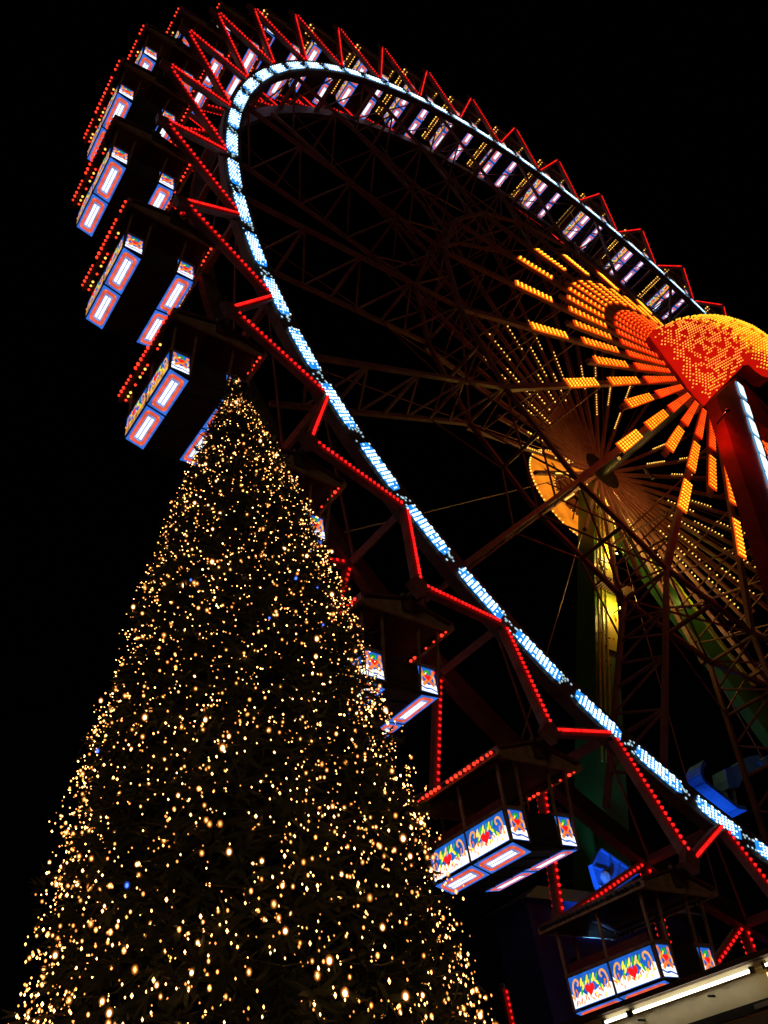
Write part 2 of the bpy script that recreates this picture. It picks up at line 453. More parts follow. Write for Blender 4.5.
def gondola():
    g = empty('gondola', (0, 0, 0))
    HX, HY, SX, DX = .90, 1.16, -.17, .43
    b = MB(); b.tube((0, -1.80, -.03), (0, 1.80, -.03), .06, 10); b.box(-.12, .12, -1.52, -1.44, -.35, .06); b.box(-.12, .12, 1.44, 1.52, -.35, .06)
    b.build('axle', M['steel_dark'], g)
    b = MB()
    ex, ez, rz = 1.20, -.33, -.02
    for s in (-1, 1):
        b.hexa([(0, -1.5, rz), (s * ex, -1.5, ez), (s * ex, 1.5, ez), (0, 1.5, rz)][::s], [(0, -1.5, rz + .05), (s * ex, -1.5, ez + .05), (s * ex, 1.5, ez + .05), (0, 1.5, rz + .05)][::s])
    roof = b.build('roof', M['roof'], g)
    for s in (-1, 1):                       # gable boards
        b = MB(); y0, y1 = s * 1.36, s * 1.42
        b.add([(-1.12, y0, ez - .02), (1.12, y0, ez - .02), (0, y0, rz - .02), (-1.12, y1, ez - .02), (1.12, y1, ez - .02), (0, y1, rz - .02)],
              [(0, 1, 2), (3, 5, 4), (0, 3, 4, 1), (1, 4, 5, 2), (2, 5, 3, 0)])
        b.add([(-1.2, y0, ez - .14), (1.2, y0, ez - .14), (1.2, y0, ez - .025), (-1.2, y0, ez - .025), (-1.2, y1, ez - .14), (1.2, y1, ez - .14), (1.2, y1, ez - .025), (-1.2, y1, ez - .025)],
              [(0, 1, 2, 3), (4, 7, 6, 5), (0, 4, 5, 1), (3, 2, 6, 7), (0, 3, 7, 4), (1, 5, 6, 2)])
        b.build('gable_board', M['wood'], g)
    for s in (-1, 1):
        b = MB(); b.box(min(s * 1.13, s * 1.21), max(s * 1.13, s * 1.21), -1.5, 1.5, ez - .13, ez - .01)
        ev = b.build('eave_board', M['wood'], g)
        link('lamp_strip', eave_lamps(s, ez, 'A'), ev)
    zt, zb = -1.40, -1.965                    # lit panels from zt to zb
    for x, y in [(sx * HX, sy * HY) for sx in (-1, 1) for sy in (-1, 1)] + [(-HX, 0), (HX, 0)] + [(sx * DX, sy * HY) for sx in (-1, 1) for sy in (-1, 1)]:
        b = MB(); b.beam((x, y * .99, zb - .03), (x * 1.1 - SX, y * 1.02, ez - .05), .05, .05); b.build('post', M['wood'], g).location.x = SX
    # handrail above the panels
    b = MB()
    for s in (-1, 1):
        b.beam((s * HX, -HY, zt + .05), (s * HX, HY, zt + .05), .06, .07)
        for t in (-1, 1): b.beam((s * DX, t * HY, zt + .05), (s * HX, t * HY, zt + .05), .06, .07)
    b.build('handrail', M['wood'], g).location.x = SX

    # ---- art of the long panels: local u 0..1 (along), v 0..1 (up)
    def art(b, T, aspect, kind, seed):
        rr = random.Random(seed)
        lay = [0.]
        def P(u, v): return T(u, v, lay[0])
        def shape(pts, m):
            lay[0] += .0012; b.poly([P(u, v) for u, v in pts], m)
        def ribbon(pts, w, m):
            lay[0] += .0012
            for i in range(len(pts) - 1):
                (u0, v0), (u1, v1) = pts[i], pts[i + 1]
                du, dv = (u1 - u0) * aspect, v1 - v0; L = math.hypot(du, dv) or 1
                nu, nv = -dv / L * w / aspect, du / L * w
                w2 = 1.12 if i % 2 else .95
                b.quad(P(u0 - nu * w2, v0 - nv * w2), P(u1 - nu, v1 - nv), P(u1 + nu, v1 + nv), P(u0 + nu * w2, v0 + nv * w2), m)
        def leaf(u, v, ang, l, w, m):
            c, s = math.cos(ang), math.sin(ang); pts = []
            for t in range(8):
                a = 2 * PI * t / 8; x, y = l * math.cos(a) / 2, w * math.sin(a) / 2
                pts.append((u + (x * c - y * s) / aspect, v + x * s + y * c))
            shape(pts, m)
        def heart(u, v, sc, m):
            pts = []
            for t in range(20):
                a = 2 * PI * t / 20
                x = 16 * math.sin(a) ** 3; y = 13 * math.cos(a) - 5 * math.cos(2 * a) - 2 * math.cos(3 * a) - math.cos(4 * a)
                pts.append((u + x * sc / 17 / aspect, v + y * sc / 17))
            shape(pts[::-1], m)
        B, W, O, RD, Y, G, PE = 0, 1, 2, 3, 4, 5, 6
        shape([(0, 0), (1, 0), (1, 1), (0, 1)], B)
        if kind == 'side':
            n = 14                       # white lower part with a ragged top
            up = [(1 - i / n, .38 + .09 * math.sin(i * 1.9) + rr.uniform(-.05, .05) + .10 * abs(.5 - i / n)) for i in range(n + 1)]
            shape([(0, .02), (1, .02)] + up, W)
            for s in (0, 1):             # curled scrolls at both ends
                f = lambda u: u if s == 0 else 1 - u
                ribbon([(f(u), v) for u, v in ((.05, .25), (.07, .42), (.06, .60), (.09, .78), (.15, .88), (.21, .84), (.22, .72), (.18, .66))], .038, PE if s == 0 else PE)
                ribbon([(f(u), v) for u, v in ((.13, .30), (.15, .45), (.13, .58))], .03, O)
                leaf(f(.27), .46, 1.2 if s == 0 else 1.9, .30, .10, G)
                leaf(f(.22), .36, 1.4 if s == 0 else 1.75, .22, .07, Y)
                leaf(f(.33), .58, 1.0 if s == 0 else 2.1, .24, .09, Y)
            for i in range(6):
                u = .30 + .08 * i
                leaf(u, .76 - .5 * (u - .5) ** 2 * 4 * .3, 1.15, .30, .095, Y if i % 2 == 0 else G)
            for i in range(5):
                leaf(.335 + .08 * i, .66, 1.15, .16, .05, Y)
            for i in range(16): leaf(.05 + .06 * i, rr.uniform(.10, .36), rr.uniform(.6, 2.5), rr.uniform(.14, .24), rr.uniform(.05, .08), rr.choice([Y, PE, O, Y]))
            leaf(.40, .28, .5, .16, .07, PE); leaf(.63, .24, 2.4, .18, .07, Y); leaf(.72, .33, 1.9, .16, .06, O)
            heart(.51, .43, .235, RD); 
        else:
            up = [(1, .34), (.85, .40), (.7, .34), (.5, .30), (.3, .36), (.15, .42), (0, .36)]
            shape([(0, .02), (1, .02)] + up, W)
            ribbon([(.0, .22), (.3, .14), (.6, .18), (1, .10)], .03, B)
            ribbon([(.12, .96), (.22, .74), (.4, .58), (.62, .46), (.86, .30)], .06, O)
            ribbon([(.90, .94), (.84, .74), (.66, .56), (.42, .44), (.16, .26)], .06, O)
            ribbon([(.12, .40), (.10, .58), (.2, .72)], .04, PE); ribbon([(.9, .42), (.92, .6), (.82, .72)], .04, PE)
            leaf(.5, .84, .3, .30, .13, G); leaf(.62, .76, 2.4, .2, .09, G); leaf(.40, .74, .9, .18, .06, Y)
            heart(.5, .60, .15, RD)
    PM = [M['p_blue'], M['p_white'], M['p_orange'], M['p_red'], M['p_yellow'], M['p_green'], M['p_peach'], M['wood']]
    for s in (-1, 1):
        for t in (-1, 1):
            b = MB()
            # outward face of the long side; u runs left to right as seen from outside
            ya, yb = (.03, HY - .05) if t > 0 else (-HY + .05, -.03)
            x = s * (HX + .012)
            if s < 0: T = lambda u, v, l, ya=ya, yb=yb, x=x: (x - l, yb + (ya - yb) * u, zb + (zt - zb) * v)
            else: T = lambda u, v, l, ya=ya, yb=yb, x=x: (x + l, ya + (yb - ya) * u, zb + (zt - zb) * v)
            art(b, T, (yb - ya) / (zt - zb), 'side', 3 + t)
            b.box(min(s * (HX - .03), s * HX), max(s * (HX - .03), s * HX), ya, yb, zb, zt, 7)
            b.build('side_panel', PM, g).location.x = SX
            b = MB()
            xa, xb = DX + .025, HX - .035
            y = t * (HY + .012)
            lo, hi = (xa, xb) if s > 0 else (-xb, -xa)
            if t < 0: T = lambda u, v, l, lo=lo, hi=hi, y=y: (lo + (hi - lo) * u, y - l, zb + (zt - zb) * v)
            else: T = lambda u, v, l, lo=lo, hi=hi, y=y: (hi + (lo - hi) * u, y + l, zb + (zt - zb) * v)
            art(b, T, (hi - lo) / (zt - zb), 'end', 5 + s)
            b.box(lo, hi, min(t * (HY - .03), t * HY), max(t * (HY - .03), t * HY), zb, zt, 7)
            b.build('end_panel', PM, g).location.x = SX
    for t in (-1, 1):
        b = MB(); y = t * (HY - .02); b.box(-DX + .03, DX - .03, y - .02, y + .02, zb - .02, zt + .02); b.box(-DX + .1, DX - .1, y - .028, y + .028, zb + .1, zt - .1)
        b.build('door', M['dark'], g).location.x = SX
    # tub underside and the sloping lit plates
    z0, z1, z1r, xo, xi = zb - .045, zb - .185, zb - .085, HX + .0, .45
    b = MB()
    b.hexa([(-xi, -HY, z1), (xi, -HY, z1r), (xi, HY, z1r), (-xi, HY, z1)], [(-xo + .02, -HY, z0), (xo - .02, -HY, z0), (xo - .02, HY, z0), (-xo + .02, HY, z0)])
    for y in (-.8, -.27, .27, .8): b.beam((-xi + .04, y, z1 - .012), (xi - .04, y, z1r - .012), .05, .03, (0, 1, 0))
    b.build('tub', M['dark'], g).location.x = SX
    for s in (-1, 1):
        for t in (-1, 1):
            b = MB(); ya, yb = (.025, HY - .005) if t > 0 else (-HY + .005, -.025)
            zi = z1 if s < 0 else z1r
            nrm = Vector((s * (z0 - zi), 0, -(xo - .02 - xi))).normalized()
            def T(u, v, l):              # u along the length, v from the outer to the inner edge
                x = s * ((xo - .02) + (xi - xo + .02) * v); z = z0 + (zi - z0) * v
                return Vector((x, ya + (yb - ya) * u, z)) + nrm * l
            asp = (yb - ya) / .44
            def rect(u0, u1, v0, v1, l, m, cut=0.):
                c = cut
                pts = [(u0 + c / asp, v0), (u1 - c / asp, v0), (u1, v0 + c), (u1, v1 - c), (u1 - c / asp, v1), (u0 + c / asp, v1), (u0, v1 - c), (u0, v0 + c)] if c else [(u0, v0), (u1, v0), (u1, v1), (u0, v1)]
                pts = [T(u, v, l) for u, v in pts]
                if (pts[1] - pts[0]).cross(pts[2] - pts[1]).dot(nrm) < 0: pts = pts[::-1]
                b.poly(pts, m)
            rect(0, 1, 0, 1, .010, 0)
            rect(.05, .95, .10, .90, .013, 1, .16)
            rect(.135, .865, .27, .73, .016, 2, .06)
            rect(.19, .81, .335, .475, .019, 3); rect(.19, .81, .525, .665, .019, 3)
            for u in (.08, .92):
                for v in (.22, .78):
                    b.poly([T(u + .024 * math.cos(a * PI / 3), v + .024 * asp * math.sin(a * PI / 3), .019) for a in range(6)], 4)
            b.build('floor_plate', [M['p_frame'], M['p_fborder'], M['p_inner'], M['p_tube'], M['p_orange']], g).location.x = SX
    for s in (-1, 1):
        b = MB(); b.box(min(s * .42, s * .84), max(s * .42, s * .84), -HY + .08, HY - .08, zb + .28, zb + .40); b.box(min(s * .76, s * .85), max(s * .76, s * .85), -HY + .08, HY - .08, zb + .40, zt + .25)
        b.build('bench', M['cushion'], g).location.x = SX
    return g

LABELS = [
 'lowest gondola in sight, its heart panels glowing just above the cream booth',
 'gondola between the fairy light tree and the blue rim, next above the lowest one',
 'dark gondola whose end panels peep out past the right slope of the tree',
 'gondola almost wholly behind the upper right slope of the fairy light tree',
 'gondola hanging right behind the tip of the fairy light tree',
 'gondola with two bright floor plates, next above the one behind the tree tip',
 'second gondola above the one behind the tree tip, at the wheel\'s far left',
 'third gondola above the one behind the tree tip, narrow blue side showing',
 'fourth gondola above the one behind the tree tip, at the upper left turn',
 'fifth gondola above the one behind the tree tip, beside the upper red zigzags',
 'sixth gondola above the one behind the tree tip, seen through red zigzags',
 'seventh gondola above the one behind the tree tip, at the topmost bend',
 'tenth gondola from the heart sign along the upper rim, just past the bend',
 'ninth gondola from the heart sign along the upper rim',
 'eighth gondola from the heart sign along the upper rim',
 'seventh gondola from the heart sign along the upper rim',
 'sixth gondola from the heart sign along the upper rim',
 'fifth gondola from the heart sign along the upper rim',
 'fourth gondola from the heart sign along the upper rim',
 'third gondola from the heart sign along the upper rim',
 'second gondola from the heart sign along the upper rim',
 'gondola right beside the top of the red heart sign, nearest to it',
]
g0 = gondola(); EV = {}
for k in range(22):
    g = g0 if k == 0 else copy_tree(g0)
    a = PH0 + STEP * k
    g.location = HUB + Vector(pol(RA, a, YM)); g.rotation_euler = (0, R([0, -1.5, 1, .5, 0, .6, -.5, .3][k % 8]), 0)
    if k >= 4:
        for pn in g.children:
            if pn.name.startswith('side_panel'):
                key = (pn.data.name,)
                if key not in EV:
                    EV[key] = pn.data.copy(); EV[key].materials[1] = M['p_amber']
                pn.data = EV[key]
    kd = 'O' if k == 0 else 'A' if k < 4 else 'B' if k < 11 else 'C'
    for ev in g.children:
        for ls in ev.children:
            if ls.name.startswith('lamp_strip'):
                sd = 1 if sum(v.co.x for v in ls.data.vertices[:8]) > 0 else -1
                if (kd, sd) not in EV: EV[kd, sd] = eave_lamps(sd, -.33, kd)
                ls.data = EV[kd, sd]
    tag(g, LABELS[k], 'gondola', 'gondolas hanging from the ferris wheel')

# ------------------------------------------------------------------ heart sign at the near hub
hc = HUB + Vector((0, -3.3, 0))
hn = Vector((-.50, -.80, -.36)).normalized()
pc = on_plane(712, 358, hc, hn)
def hp(x, y, lift=0.): return on_plane(x, y, pc, hn) + hn * lift
OUT = [(704, 406), (697, 399), (688, 389), (679, 376), (669, 363), (660, 351), (653, 342), (649, 336), (652, 331), (661, 327), (671, 322), (683, 319), (697, 317), (711, 317), (724, 319), (737, 323), (749, 328), (760, 335), (769, 342), (777, 351), (781, 361), (778, 371), (770, 378), (762, 376), (755, 371), (750, 366), (745, 361), (741, 368), (734, 375), (726, 383), (718, 391), (711, 398)]
hs = tag(empty('heart_sign', pc), 'big bulging red and amber heart sign studded with lamps over the wheel hub', 'light sign')
def inside(x, y, poly):
    c = False; n = len(poly)
    for i in range(n):
        (x0, y0), (x1, y1) = poly[i], poly[i - 1]
        if (y0 > y) != (y1 > y) and x < (x1 - x0) * (y - y0) / (y1 - y0) + x0: c = not c
    return c
def edge(x, y, poly):
    d = 1e9; n = len(poly)
    for i in range(n):
        (x0, y0), (x1, y1) = poly[i], poly[i - 1]
        L = (x1 - x0) ** 2 + (y1 - y0) ** 2
        t = max(0, min(1, ((x - x0) * (x1 - x0) + (y - y0) * (y1 - y0)) / L))
        d = min(d, math.hypot(x - x0 - t * (x1 - x0), y - y0 - t * (y1 - y0)))
    return d
# the bulged shell, built on a fine plane grid of the heart's own outline
ou = [hp(x, y) - pc for x, y in OUT]
e1 = (hp(740, 370) - hp(700, 350)).normalized(); e2 = hn.cross(e1).normalized()
O2 = [(v.dot(e1), v.dot(e2)) for v in ou]
def lift(d): return .75 * math.sqrt(max(0., 1 - (1 - min(1., d / 1.25)) ** 2))
xs = [p[0] for p in O2]; ys = [p[1] for p in O2]
# radial rings from the outline towards an inner point
ic = (sum(xs) / len(xs), sum(ys) / len(ys))
def band(u, v):                                   # the amber upper rim of the heart
    w = pc + e1 * u + e2 * v; d = w - C0; f = FPX / d.dot(fwd)
    x, y = 384 + f * d.dot(right), 512 + f * d.dot(down)
    yb = 322 if x < 690 else 322 + (x - 690) * .62
    return y < yb + rnd.uniform(-5, 5)
NR = 8; dense = []
for i in range(len(O2)):
    a, b_ = O2[i], O2[(i + 1) % len(O2)]
    for t in (0, .5): dense.append((a[0] + (b_[0] - a[0]) * t, a[1] + (b_[1] - a[1]) * t))
def W(u, v, l): return e1 * u + e2 * v + hn * l
b = MB(); nD = len(dense); vs = []; uv = []
for r in range(NR):
    s = 1 - r / NR
    for p in dense:
        u, v = ic[0] + (p[0] - ic[0]) * s, ic[1] + (p[1] - ic[1]) * s
        uv.append((u, v)); vs.append(W(u, v, lift(edge(u, v, O2))))
uv.append(ic); vs.append(W(ic[0], ic[1], lift(edge(ic[0], ic[1], O2))))
fsx = []
for r in range(NR - 1):
    for i in range(nD): fsx.append((r * nD + i, r * nD + (i + 1) % nD, (r + 1) * nD + (i + 1) % nD, (r + 1) * nD + i))
for i in range(nD): fsx.append(((NR - 1) * nD + i, (NR - 1) * nD + (i + 1) % nD, len(vs) - 1))
for f in fsx:
    cu = sum(uv[i][0] for i in f) / len(f); cv = sum(uv[i][1] for i in f) / len(f)
    b.add([vs[i] for i in f], [tuple(range(len(f)))], 1 if band(cu, cv) else 0)
b.build('heart_shell', [M['e_heart'], M['e_heart_top']], hs)
b = MB()
for i in range(nD):                               # side wall
    p, q_ = dense[i], dense[(i + 1) % nD]
    b.quad(W(*p, 0), W(*q_, 0), W(*q_, -.8), W(*p, -.8))
b.poly([W(*p, -.8) for p in dense])
b.build('heart_casing', M['red_leg'], hs)
b = MB(); gap = random.Random(3); st = .118
from mathutils import noise
iu = int((max(xs) - min(xs)) / st) + 1; iv = int((max(ys) - min(ys)) / (st * .87)) + 1
for j in range(iv):
    for i in range(iu):
        u = min(xs) + st * (i + (.5 if j % 2 else 0)); v = min(ys) + st * .87 * j
        if not inside(u, v, O2): continue
        d = edge(u, v, O2)
        if d < .05: continue
        top = band(u, v)
        nz = noise.noise(Vector((u * 4.6, v * 4.6, 1.3)))
        if not top and (nz < -.16 or gap.random() < .05): continue
        if top and nz < -.45: continue
        c = W(u, v, lift(d) + .01)
        b.octa(c, .043 if not top else .055, 1 if top else 0)
tag(b.build('lamps', [M['e_heart_lamp'], M['e_heart_top_lamp']], hs), kind='stuff')

# ------------------------------------------------------------------ support towers
def leg(b, x0, z0, x1, z1, ya, yb, w0, w1, m=0):
    b.hexa([(x1 - w1 / 2, ya, z1), (x1 + w1 / 2, ya, z1), (x1 + w1 / 2, yb, z1), (x1 - w1 / 2, yb, z1)],
           [(x0 - w0 / 2, ya, z0), (x0 + w0 / 2, ya, z0), (x0 + w0 / 2, yb, z0), (x0 - w0 / 2, yb, z0)], m)
nt = tag(empty('support_tower', (HUB.x, HUB.y - 2.0, 0)), 'red support leg under the heart sign edged with a row of big white lamps', 'support tower')
zl = HUB.z; NO = Vector((HUB.x, HUB.y - 2.0, 0)); YF = HUB.y - 2.45
def np_(x, y): return on_y(x, y, YF) - NO
TL, TR_ = np_(716, 396), np_(740, 372)
dl = (np_(751, 500) - TL); dr = (np_(778, 489) - TR_)
BL = TL + dl * (TL.z / -dl.z); BR_ = TR_ + dr * (TR_.z / -dr.z)
dpt = Vector((0, .5, 0))
b = MB(); b.hexa([BL, BR_, BR_ + dpt, BL + dpt], [TL, TR_, TR_ + dpt, TL + dpt]); b.build('leg', M['red_leg'], nt)
b = MB(); mir = lambda v: Vector((-v.x + .6, v.y, v.z))
b.hexa([mir(BR_), mir(BL), mir(BL) + dpt, mir(BR_) + dpt], [mir(TR_), mir(TL), mir(TL) + dpt, mir(TR_) + dpt]); b.build('leg', M['red_leg'], nt)
b = MB(); b.tube((0, -.9, zl), (0, .5, zl), .55, 20); b.hexa([TL, mir(TL), mir(TL) + dpt, TL + dpt], [v + Vector((0, 0, 2.4)) for v in (TL * .55 + mir(TL) * .45, TL * .45 + mir(TL) * .55, TL * .45 + mir(TL) * .55 + dpt, TL * .55 + mir(TL) * .45 + dpt)]); b.build('bearing_block', M['red_leg'], nt)
tower_lamps = [on_y(741 + i * 5.9, 391 + i * 18.6, YF - .03) - NO for i in range(12)]
dd = (tower_lamps[1] - tower_lamps[0]).normalized(); sd = dd.cross(Vector((0, 1, 0))).normalized()
LL = (tower_lamps[1] - tower_lamps[0]).length
for i, p in enumerate(tower_lamps):
    b = MB()
    def pts_(L, w, y): return [p + dd * L * u + sd * w * v + Vector((0, y, 0)) for u, v in ((-1, -.75), (-.8, -1), (.8, -1), (1, -.75), (1, .75), (.8, 1), (-.8, 1), (-1, .75))]
    A = pts_(LL * .42, .25, 0); B_ = pts_(LL * .36, .19, -.05)
    b.add(A + B_, [(k, (k + 1) % 8, 8 + (k + 1) % 8, 8 + k) for k in range(8)], 0)
    b.poly(B_, 1)
    b.build('lamp', [M['e_lampblue'], M['e_lampwhite']], nt)

ft = tag(empty('support_tower', (HUB.x, HUB.y + 6.0, 0)), 'yellow and green lit support legs behind the wheel under the amber disc', 'support tower')
b = MB(); leg(b, .62, zl + .4, -11.6, 0, -.5, .5, 1.15, 1.6, 0)
b.build('leg', M['green_leg'], ft)
b = MB(); leg(b, .9, zl - .6, 17.0, 0, .1, .6, 1.9, 2.6); b.build('leg', M['green_leg'], ft)
def lx(z): return .62 + (z - (zl + .4)) * (12.2 / (zl + .4))
# the lit yellow facing on the right half of the left leg, in plates
for z1, z0, m in ((zl - .3, zl - 4.0, 'yellow_leg'), (zl - 4.03, zl - 7.8, 'yellow_leg'), (zl - 7.98, zl - 11.0, 'yellow_leg')):
    b = MB(); b.hexa([(lx(z0) - .02, -.56, z0), (lx(z0) + .66, -.56, z0), (lx(z0) + .66, -.505, z0), (lx(z0) - .02, -.505, z0)],
                     [(lx(z1) - .02, -.56, z1), (lx(z1) + .66, -.56, z1), (lx(z1) + .66, -.505, z1), (lx(z1) - .02, -.505, z1)])
    for s in range(3):
        z = z0 + (z1 - z0) * (.2 + .3 * s); b.ball((lx(z) + .3, -.57, z), .045, 0, 6, 4)
    b.build('facing_plate', M[m], ft)
for off in (-.62, -.40, -.16):                     # pipes and the ladder on the left half
    b = MB(); b.tube((lx(zl - .4) + off, -.66, zl - .4), (lx(zl - 16) + off, -.66, zl - 16), .045, 6); b.build('pipe', M['yellow_leg'], ft)
b = MB()
for i in range(34):
    z = zl - .8 - .35 * i; b.beam((lx(z) - .40, -.66, z), (lx(z) - .16, -.66, z), .03, .03)
for i in range(9):
    z = zl - 1.2 - 1.3 * i; b.beam((lx(z) - .62, -.62, z), (lx(z) - .02, -.62, z - .2), .04, .04)
b.build('ladder', M['steel'], ft)
zp = zl - 7.85
b = MB(); b.box(lx(zp) - .8, lx(zp) + 1.0, -1.25, -.58, zp - .06, zp)
for i in range(12): b.box(lx(zp) - .8 + .15 * i, lx(zp) - .74 + .15 * i, -1.24, -.6, zp - .12, zp - .065)
b.beam((lx(zp) - .8, -1.22, zp + .9), (lx(zp) + 1.0, -1.22, zp + .9), .04, .04)
for x in (-.78, .1, .98): b.beam((lx(zp) + x, -1.22, zp), (lx(zp) + x, -1.22, zp + .9), .04, .04)
b.build('platform', M['steel_dark'], ft)
b = MB()
for i in range(22):
    z = zl - .1 - .17 * i + .0; b.octa((lx(z) + .72 + .04 * math.sin(i), -.6, z), .055)
b.build('lamp_string', M['e_amber'], ft)
# lit strip on the right leg
def rx(z): return .9 + (zl - .6 - z) * (16.1 / (zl - .6))
for z1, z0 in ((zl - 3.2, zl - 5.0), (zl - 5.05, zl - 6.9), (zl - 6.95, zl - 9.6)):
    b = MB(); w = .22
    b.hexa([(rx(z0) + .95, .02, z0), (rx(z0) + 1.25, .02, z0), (rx(z0) + 1.25, .09, z0), (rx(z0) + .95, .09, z0)],
           [(rx(z1) + .75, .02, z1), (rx(z1) + 1.15, .02, z1), (rx(z1) + 1.15, .09, z1), (rx(z1) + .75, .09, z1)])
    b.build('facing_plate', M['yellow_leg'], ft)
T0 = Vector((HUB.x, HUB.y + 6.0, 0))
for z, e in ((zl - 5.6, 260), (zl - 8.9, 190), (zl - 1.6, 190)):
    p = T0 + Vector((lx(z) + .35, -1.0, z))
    b = MB(); b.tube(p - T0 + Vector((0, .42, -.1)), p - T0 + Vector((0, .1, -.1)), .03, 6); b.tube(p - T0 + Vector((0, .12, -.16)), p - T0 + Vector((0, .12, -.04)), .06, 8)
    b.build('floodlight', M['black'], ft)
    lamp_at('tower_floodlight', p, e, (1.0, .62, .12))
p = T0 + Vector((rx(zl - 5.5) + 1.0, -.7, zl - 5.3)); lamp_at('leg_floodlight', p, 25, (.75, .85, .12))

for x, y, e in ((727, 409, 130),):  # added red fill lamp with mount, copies the heart sign's glow on the leg
    p = on_y(x, y, YF - .7)
    b = MB(); b.tube(p - NO + Vector((.15, .6, -.1)), p - NO + Vector((0, .02, -.06)), .03, 6); b.tube(p - NO + Vector((0, -.02, -.1)), p - NO + Vector((0, .05, -.02)), .07, 8); b.build('floodlight', M['black'], nt)
    lamp_at('red_fill_lamp', p + Vector((0, .1, .1)), e, (1.0, .06, .02))
# amber disc behind the far tower
ds = tag(empty('disc_sign', HUB + Vector((.15, 7.0, -.1))), 'amber lit round disc edged with tiny lamps behind the far support tower', 'light sign')
def disc(r0, r1, y, n=64):
    b = MB(); vs = []; fs_ = []
    for i in range(n):
        a = 2 * PI * i / n; vs += [pol(r0, a, y), pol(r1, a, y)]
    for i in range(n):
        j = (i + 1) % n; fs_.append((2 * i, 2 * i + 1, 2 * j + 1, 2 * j))
    b.add(vs, fs_); return b
b = disc(1.45, 3.05, -.02); o = b.build('disc_face', M['e_disc'], ds)
b = disc(.2, 1.42, -.03); b.build('disc_centre', M['e_disc_in'], ds)
b = MB(); b.tube((0, 0, 0), (0, .25, 0), 3.08, 64); b.build('disc_body', M['steel_dark'], ds)
b = MB()
for i in range(84):
    a = 2 * PI * i / 84; b.octa(pol(3.06, a, -.05), .055)
for i in range(40):
    a = 2 * PI * i / 40; b.octa(pol(1.45, a, -.06), .03)
b.build('edge_lamps', M['e_amber'], ds)
b = MB()
for i in range(12):
    a = 2 * PI * i / 12; b.beam(pol(.3, a, -.10), pol(2.2, a, -.10), .06, .04)
b.beam((-1.1, -.1, -1.1), (-1.1, -.1, 1.1), .05, .05); b.beam((1.1, -.1, -1.1), (1.1, -.1, 1.1), .05, .05)
b.build('bracing', M['steel_dark'], ds)

# ------------------------------------------------------------------ fairy-light tree
TB = Vector((3.969, 6.946, 0)); TH = 11.741
PD = [0, .5, 1, 2, 3, 4, 5.5, 7, 9, 11.0, 11.74]; PRr = [.02, .14, .305, .64, .93, 1.13, 1.43, 1.71, 1.93, 2.30, 2.40]
def tr_r(z):
    d = TH - z
    for i in range(len(PD) - 1):
        if d <= PD[i + 1]: return PRr[i] + (PRr[i + 1] - PRr[i]) * (d - PD[i]) / (PD[i + 1] - PD[i])
    return PRr[-1]
tree = tag(empty('christmas_tree', TB), 'tall dark conical fir tree covered with warm fairy lights in front of the wheel', 'christmas tree')
b = MB(); b.tube((0, 0, 0), (0, 0, TH - .4), .22, 12, 0, .02); b.build('trunk', M['bark'], tree)
b = MB(); tips = []
z = .7
while z < TH - .12:
    r = tr_r(z); nbr = max(5, int(9 + r * 5))
    a0 = rnd.uniform(0, 6.28)
    for i in range(nbr):
        a = a0 + 2 * PI * i / nbr + rnd.uniform(-.2, .2); L = r * rnd.uniform(.84, 1.06)
        droop = .10 * L
        zz = z + rnd.uniform(-.1, .1)
        p0 = Vector((0, 0, zz + droop * .6)); p1 = Vector((L * math.cos(a), L * math.sin(a), zz - droop * .3))
        b.path([p0, (p0 + p1) / 2 + Vector((0, 0, .04)), p1], .012, 3)
        tips.append((p0, p1, a, L))
    z += .20 + .05 * r
b.build('branches', M['bark'], tree)
b = MB()
for p0, p1, a, L in tips:
    d = (p1 - p0).normalized(); side = d.cross(Vector((0, 0, 1))).normalized(); up = side.cross(d)
    n = int(12 + 16 * L)
    for i in range(n):
        t = 1 - (rnd.random() ** 1.6) * .8
        spread = .10 + .26 * min(1, L) * (1.05 - t)
        c = p0.lerp(p1, t) + side * rnd.uniform(-spread, spread) * 1.3 + up * rnd.uniform(-.5, .5) * spread
        g = (d * rnd.uniform(.2, 1) + side * rnd.uniform(-1, 1) + up * rnd.uniform(-.6, .35)).normalized()
        l = rnd.uniform(.07, .15); w = g.cross(Vector((rnd.uniform(-1, 1), rnd.uniform(-1, 1), rnd.uniform(-1, 1)))).normalized() * l * .16
        b.add([c - w, c + w, c + g * l], [(0, 1, 2)])
        g2 = (g + side * rnd.uniform(-1, 1) + up * rnd.uniform(-.5, .5)).normalized()
        b.add([c - w * 1.2, c + w * 1.2, c + g2 * l], [(0, 1, 2)])
# dense inner needle mass that hides the trunk: sprays of needles nearer the axis
for i in range(8000):
    z = TH - .1 - (TH - .6) * (rnd.random() ** .62); r = tr_r(z) * rnd.uniform(.5, .90); a = rnd.uniform(0, 2 * PI)
    c = Vector((r * math.cos(a), r * math.sin(a), z)); o_ = Vector((math.cos(a), math.sin(a), rnd.uniform(-.6, .2))).normalized()
    t_ = Vector((-math.sin(a), math.cos(a), 0)); l = rnd.uniform(.12, .24) * (.5 + .5 * min(1, tr_r(z)))
    for j in range(8):
        ax = (t_ * rnd.uniform(-1, 1) + Vector((0, 0, rnd.uniform(-1, .6))) + o_ * .4).normalized() * l * rnd.uniform(.8, 1.4); w = ax.cross(o_).normalized() * l * .11
        b.add([c - w, c + w, c + ax * .6 + w * .8 + o_ * .02, c + ax], [(0, 1, 2, 3)])
b.build('crown', M['needle'], tree)

